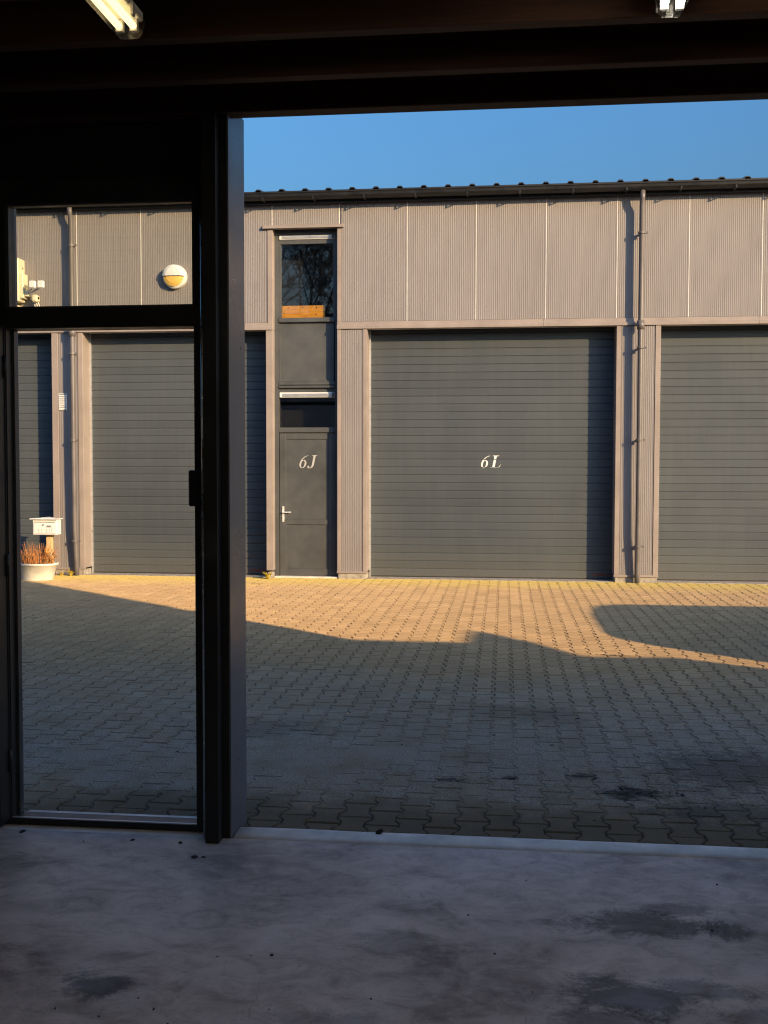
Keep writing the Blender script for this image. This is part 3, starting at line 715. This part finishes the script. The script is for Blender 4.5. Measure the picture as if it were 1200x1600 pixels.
# steel post between door and gate, with reveal
pb = bmesh.new(); add_box(pb, -1.300, -1.200, 4.59, 4.80, -.02, 3.231); add_box(pb, -1.300, -1.200, 4.531, 4.589, -.02, 3.149); post = from_bm('post', pb, FRAME, OB); post['label'] = 'black steel post between the side door and the gate opening'
box('reveal', -1.199, -1.192, 4.5315, 4.812, -.02, 3.23, POSTM, post); tube('edge_strip', [(-1.310, 4.527, -.002), (-1.310, 4.527, 3.149)], .0075, EDGEM, post, 12)
box('frame_joint', -1.3185, -1.3005, 4.602, 4.69, -.002, 3.149, EDGEM, post)
rp = box('post', 2.40, 2.449, 4.531, 4.80, -.02, 3.15, FRAME, OB)
box('rail_guide', -1.29, -1.23, 4.46, 4.53, .0, 3.15, FRAME, post)
# door frame with transom light
dm = bmesh.new(); XL, XR = -2.243, -1.370
add_box(dm, XL-.075, XL, 4.60, 4.70, 0, 2.93); add_box(dm, XR, -1.319, 4.60, 4.70, 0, 2.93)
add_box(dm, XL, XR, 4.60, 4.699, 2.272, 2.362); add_box(dm, XL, XR, 4.60, 4.699, 2.832, 2.929)
df = from_bm('door_frame', dm, FRAME, OB); df['label'] = 'dark door frame with a glazed light above'
bd = bmesh.new()
add_box(bd, XL, XL+.012, 4.612, 4.64, 2.363, 2.831); add_box(bd, XR-.010, XR, 4.612, 4.64, 2.363, 2.831); add_box(bd, XL+.012, XR-.010, 4.612, 4.64, 2.363, 2.372); add_box(bd, XL+.012, XR-.01, 4.612, 4.64, 2.82, 2.831)
from_bm('glazing_bead', bd, FRAMEL, df)
box('pane', XL+.002, XR-.002, 4.645, 4.653, 2.364, 2.830, GLASS_NEAR, df)
box('threshold', XL, XR, 4.60, 4.69, -.001, .030, FRAME, df); box('threshold_edge', XL, XR, 4.596, 4.606, .031, .036, ALU, df)
box('outer_step', XL, XR, 4.70, 4.772, GZ-.06, .012, SILLC, OB, .006)
box('strike_box', -1.386, -1.325, 4.555, 4.60, 1.475, 1.635, SEAL, df, .006); box('stop_bead', XR-.012, XR, 4.655, 4.69, .031, 2.27, FRAMEL, df)
box('stop_bead', XL, XL+.012, 4.655, 4.69, .031, 2.27, FRAMEL, df)
# open leaf, turned ninety degrees into the room
lf = bmesh.new(); xl0, xl1 = -2.312, -2.252
add_box(lf, xl0, xl1, 4.50, 4.592, .02, 2.29, .004); add_box(lf, xl0, xl1, 3.78, 3.87, .02, 2.29, .004)
add_box(lf, xl0+.002, xl1-.002, 3.87, 4.50, 2.19, 2.289, .004); add_box(lf, xl0+.002, xl1-.002, 3.87, 4.50, .021, .13, .004); add_box(lf, xl0+.002, xl1-.002, 3.87, 4.50, .86, .93, .004)
leaf = from_bm('door_leaf', lf, FRAME, OB); leaf['label'] = 'dark door leaf standing open into the room at the left edge'
box('pane', xl0+.02, xl1-.02, 3.871, 4.499, .931, 2.189, GLASS_NEAR, leaf); box('leaf_panel', xl0+.015, xl1-.015, 3.871, 4.499, .131, .859, SEAL, leaf)
box('leaf_edge', xl1-.012, xl1+.004, 4.593, 4.602, .02, 2.29, FRAMEL, leaf)
for z in (.3, 1.2, 2.1): tube('hinge', [(XL-.005, 4.592, z-.05), (XL-.005, 4.592, z+.05)], .010, FRAME, leaf, 8)
# batten lights
def batten(x0, x1, y1, tubem, label):
    t = thing('batten_light', label, 'lamp', ((x0+x1)/2, y1-.6, 3.15), 'fluorescent battens under the joists'); cx = (x0+x1)/2
    box('tray', x0+.004, x1-.004, y1-1.26, y1-.004, 3.118, 3.149, WHITE, t, .004)
    bm = bmesh.new(); prof = [(x0, 3.125), (x0+.006, 3.085), (x0+.022, 3.066), (x1-.022, 3.066), (x1-.006, 3.085), (x1, 3.125)]
    A = [bm.verts.new((x, y1-1.27, z)) for x, z in prof]; Bv = [bm.verts.new((x, y1, z)) for x, z in prof]
    for i in range(5): bm.faces.new((A[i], A[i+1], Bv[i+1], Bv[i]))
    bm.faces.new(A); bm.faces.new(Bv[::-1]); from_bm('diffuser', bm, DIFFU, t)
    for dx in (-.024, .024):
        tube('tube', [(cx+dx, y1-1.22, 3.095), (cx+dx, y1-.035, 3.095)], .012, tubem, t, 10)
        for yy in (y1-.033, y1-1.24): box('tube_holder', cx+dx-.012, cx+dx+.012, yy, yy+.018, 3.08, 3.117, WHITE, t)
    for yy in (y1-.12, y1-.9): box('clip', x1-.002, x1+.006, yy-.012, yy+.012, 3.09, 3.13, STEEL, t)
batten(-1.293, -1.188, 3.455, TUBE_Y, 'warm yellow lit twin tube batten at the upper left'); batten(.462, .560, 3.475, TUBE_W, 'white lit twin tube batten at the top right')
batten(.462, .560, 1.2, TUBE_W, 'added white twin tube batten, unseen behind the camera, right row'); batten(-1.293, -1.188, 1.2, TUBE_W, 'added white twin tube batten, unseen behind the camera, left row')  # two unseen battens added to brighten the floor

# ------------------------------------------------------------------ litter
def bit(name, x, y, z, s_, label, cat, group=None, mat=LITTER, flat=.35):
    bm = bmesh.new(); bmesh.ops.create_icosphere(bm, subdivisions=2, radius=1)
    sx, sy = rnd.uniform(.7, 1.5), rnd.uniform(.5, 1.0); a = rnd.uniform(0, 3); off = rnd.uniform(0, 50)
    for v in bm.verts:
        k_ = 1+.45*noise.noise(v.co*1.3+Vector((off, 0, 0))); p = Vector((v.co.x*sx*k_, v.co.y*sy*k_, v.co.z*flat*k_))
        p = Matrix.Rotation(a, 3, 'Z') @ p; v.co = p*s_+Vector((x, y, z+s_*flat*.7))
    o = from_bm(name, bm, mat, None); return tag(o, label, cat, group)
bit('pebble', -.545, 4.655, .005, .016, 'dark pebble lying on the pale kerb of the gate opening', 'pebble', flat=.8)
for x, y, s_ in ((.50, 5.74, .016), (.055, 5.68, .02), (-.24, 5.60, .02), (.44, 5.05, .010), (.30, 6.4, .014), (.62, 5.56, .022), (.70, 5.50, .026), (.76, 5.46, .016), (.92, 5.5, .018), (1.0, 5.3, .014), (-.6, 6.3, .010), (-.05, 6.6, .012), (-1.75, 5.2, .010), (-1.5, 5.55, .010), (-1.9, 6.0, .012), (.5, 7.1, .016)):
    bit('dead_leaf', x, y, GZ, s_*.8, 'dark scrap of dead leaf lying on the shaded pavers', 'litter', 'leaf scraps on the pavers', flat=.2)
for x, y, s_ in ((-1.05, 3.06, .005), (-1.12, 3.12, .004), (-.98, 2.98, .006), (-1.2, 3.0, .004), (-.6, 2.95, .004), (-.7, 3.1, .003), (-.77, 3.45, .008), (-1.29, 4.29, .012), (-1.25, 4.295, .008), (-2.15, 4.50, .014), (-1.62, 4.46, .008), (-1.40, 4.45, .010), (-1.83, 4.42, .005), (-.84, 3.44, .004), (-.95, 3.42, .004), (-1.62, 3.05, .008), (-1.58, 3.02, .006), (-1.35, 3.03, .005), (-.82, 2.93, .006), (.1, 4.2, .004), (-.12, 3.85, .004), (.75, 3.82, .006), (.85, 4.25, .005), (-.02, 3.55, .004), (.1, 3.3, .004), (-.4, 3.2, .004), (-.2, 3.0, .005)):
    bit('floor_crumb', x, y, 0, s_, 'small dark crumb lying on the concrete floor', 'litter', 'crumbs on the concrete floor', flat=.4)
bm = bmesh.new()
for i in range(240):
    q = rnd.gauss(0, 1); x, y = rnd.choice(((.68, 5.5), (-.27, 5.62), (.98, 9.5), (.9, 9.52), (1.08, 9.5))); sx = .11 if y < 6 else .06; sy = .035 if y < 6 else .012
    p = Vector((x+rnd.gauss(0, sx), y+rnd.gauss(0, sy), GZ+.003)); r_ = rnd.uniform(.003, .011); a = rnd.uniform(0, 6)
    vs = [bm.verts.new(p+Vector((r_*math.cos(a+t), r_*.7*math.sin(a+t), rnd.uniform(0, .006)))) for t in (0, 2, 4)]; bm.faces.new(vs)
o = from_bm('leaf_crumbs', bm, LITTER, fix=False); o['kind'] = 'stuff'; tag(o, 'dark crumbled leaf litter in patches on the pavers', 'litter')

# ------------------------------------------------------------------ out of frame to the right: what throws the shadows on the yard
sh = thing('shed_shadow_caster', 'added grey shed, unseen right of the picture, outlined for the yard shadow', 'shed', (6.6, 3.3, GZ))  # unseen caster added, its outline shaped to the stepped yard shadow
extrude_poly('wall', [(4.84, GZ), (8.9, GZ), (8.9, 2.0), (8.21, 2.25), (8.03, 2.45), (7.33, 2.43), (7.10, 2.43), (6.88, 2.71), (4.84, 2.74)], 'y', 2.6, 4.0, SHEDM, sh)
extrude_poly('shadow_step', [(6.80, 2.69), (7.64, 3.00), (7.81, 3.04), (7.61, 2.76), (7.27, 2.48), (7.10, 2.42), (6.92, 2.62)], 'y', 3.95, 3.998, SHEDM, sh)  # outline cut to cast the step in the shadow edge
for i in range(10): box('board', 4.9+i*.2, 5.09+i*.2, 4.001, 4.018, GZ, 2.62, SHEDM, sh)

CX, CY = 4.33, 8.20
ca = thing('parked_van', 'grey compact van parked in the yard, right of the picture', 'van', (CX+2, CY, GZ))
def hwid(z, x): return (.74-.05*max(0, min(1, (z-.9)/.95)))*(.86+.14*max(0, min(1, x/.5)))
def van_slab(name, pts, mat, parent, grow=0.0):
    bm = bmesh.new()
    A = [bm.verts.new((CX+x, CY-hwid(z, x)-grow, GZ+z)) for x, z in pts]; Bq = [bm.verts.new((CX+x, CY+hwid(z, x)+grow, GZ+z)) for x, z in pts]
    n = len(pts); bm.faces.new(A); bm.faces.new(Bq[::-1])
    for i in range(n): bm.faces.new((A[i], Bq[i], Bq[(i+1) % n], A[(i+1) % n]))
    return bm
bm = van_slab('body', [(.10, .30), (.0, .48), (.0, .95), (.04, 1.16), (.14, 1.27), (.56, 1.48), (1.28, 1.73), (1.62, 1.83), (2.1, 1.92), (3.85, 1.92), (4.05, 1.80), (4.16, 1.0), (4.12, .30)], CARP, ca)
bmesh.ops.bevel(bm, geom=list(bm.edges), offset=.05, segments=3, affect='EDGES', clamp_overlap=True)
body = from_bm('body', bm, CARP, ca, True)
for s_ in (-1, 1):
    for x0, x1, x2, x3 in ((.75, 1.4, 2.0, 2.0), (2.1, 2.1, 3.0, 3.0), (3.1, 3.1, 3.85, 3.92)):
        q = [(x0, 1.20), (x1, 1.60), (x2, 1.62), (x3, 1.20)]
        vs = [(CX+x, CY+s_*(hwid(z, x)+d), GZ+z) for d in (.004, -.02) for x, z in q]
        mesh('side_window', vs, [(0, 1, 2, 3), (7, 6, 5, 4), (0, 4, 5, 1), (1, 5, 6, 2), (2, 6, 7, 3), (3, 7, 4, 0)], SEAL, body)
    for wx in (.75, 3.35):
        wh = tube('wheel', [(CX+wx, CY+s_*.56, GZ+.32), (CX+wx, CY+s_*.755, GZ+.32)], .32, TYRE, ca, 24, False)
        tube('rim', [(CX+wx, CY+s_*.75, GZ+.32), (CX+wx, CY+s_*.765, GZ+.32)], .21, STEEL, wh, 16, False)
    box('headlight', CX-.012, CX+.14, CY+s_*.42-.12, CY+s_*.42+.12, GZ+.78, GZ+.92, WHITE, ca, .02)
    box('mirror', CX+.95, CX+1.08, CY+s_*.82-.09, CY+s_*.82+.09, GZ+1.22, GZ+1.42, CARP, ca, .03)

# bare trees behind the workshop (mirrored in the upper window)
def bare_tree(x, y, h, seed, label):
    r2 = random.Random(seed); t = thing('bare_tree', label, 'tree', (x, y, GZ)); tb = bmesh.new(); cb_ = bmesh.new()
    def grow(p, d, ln, rad, lev, bm):
        pts = [p]; q = p.copy(); dd = d.copy()
        for i in range(3):
            dd = (dd+Vector((r2.gauss(0, .13), r2.gauss(0, .13), r2.gauss(.04, .06)))).normalized(); q = q+dd*ln/3; pts.append(q.copy())
        add_tube(bm, pts, [rad, rad*.85, rad*.7, rad*.5], 5 if lev < 2 else 3, False)
        if lev >= 7: return
        for i in range(3 if lev else 5):
            b_ = pts[r2.choice((1, 2, 3, 3))]; a = r2.uniform(0, 6.28); sp = r2.uniform(.35, .85)
            u = dd.orthogonal().normalized(); v = dd.cross(u); nd = (dd+(u*math.cos(a)+v*math.sin(a))*sp).normalized()
            grow(b_.copy(), nd, ln*r2.uniform(.58, .8), max(.026, rad*.52), lev+1, cb_)
    grow(Vector((x, y, GZ)), Vector((0, 0, 1)), h*.5, h*.016, 0, tb)
    from_bm('trunk', tb, BARK, t, fix=False); from_bm('crown', cb_, BARK, t, fix=False)
bare_tree(-13.4, -36, 16.5, 3, 'tall bare tree mirrored in the upper window'); bare_tree(-16.2, -50, 18.5, 5, 'second bare tree mirrored at the left of the upper window')
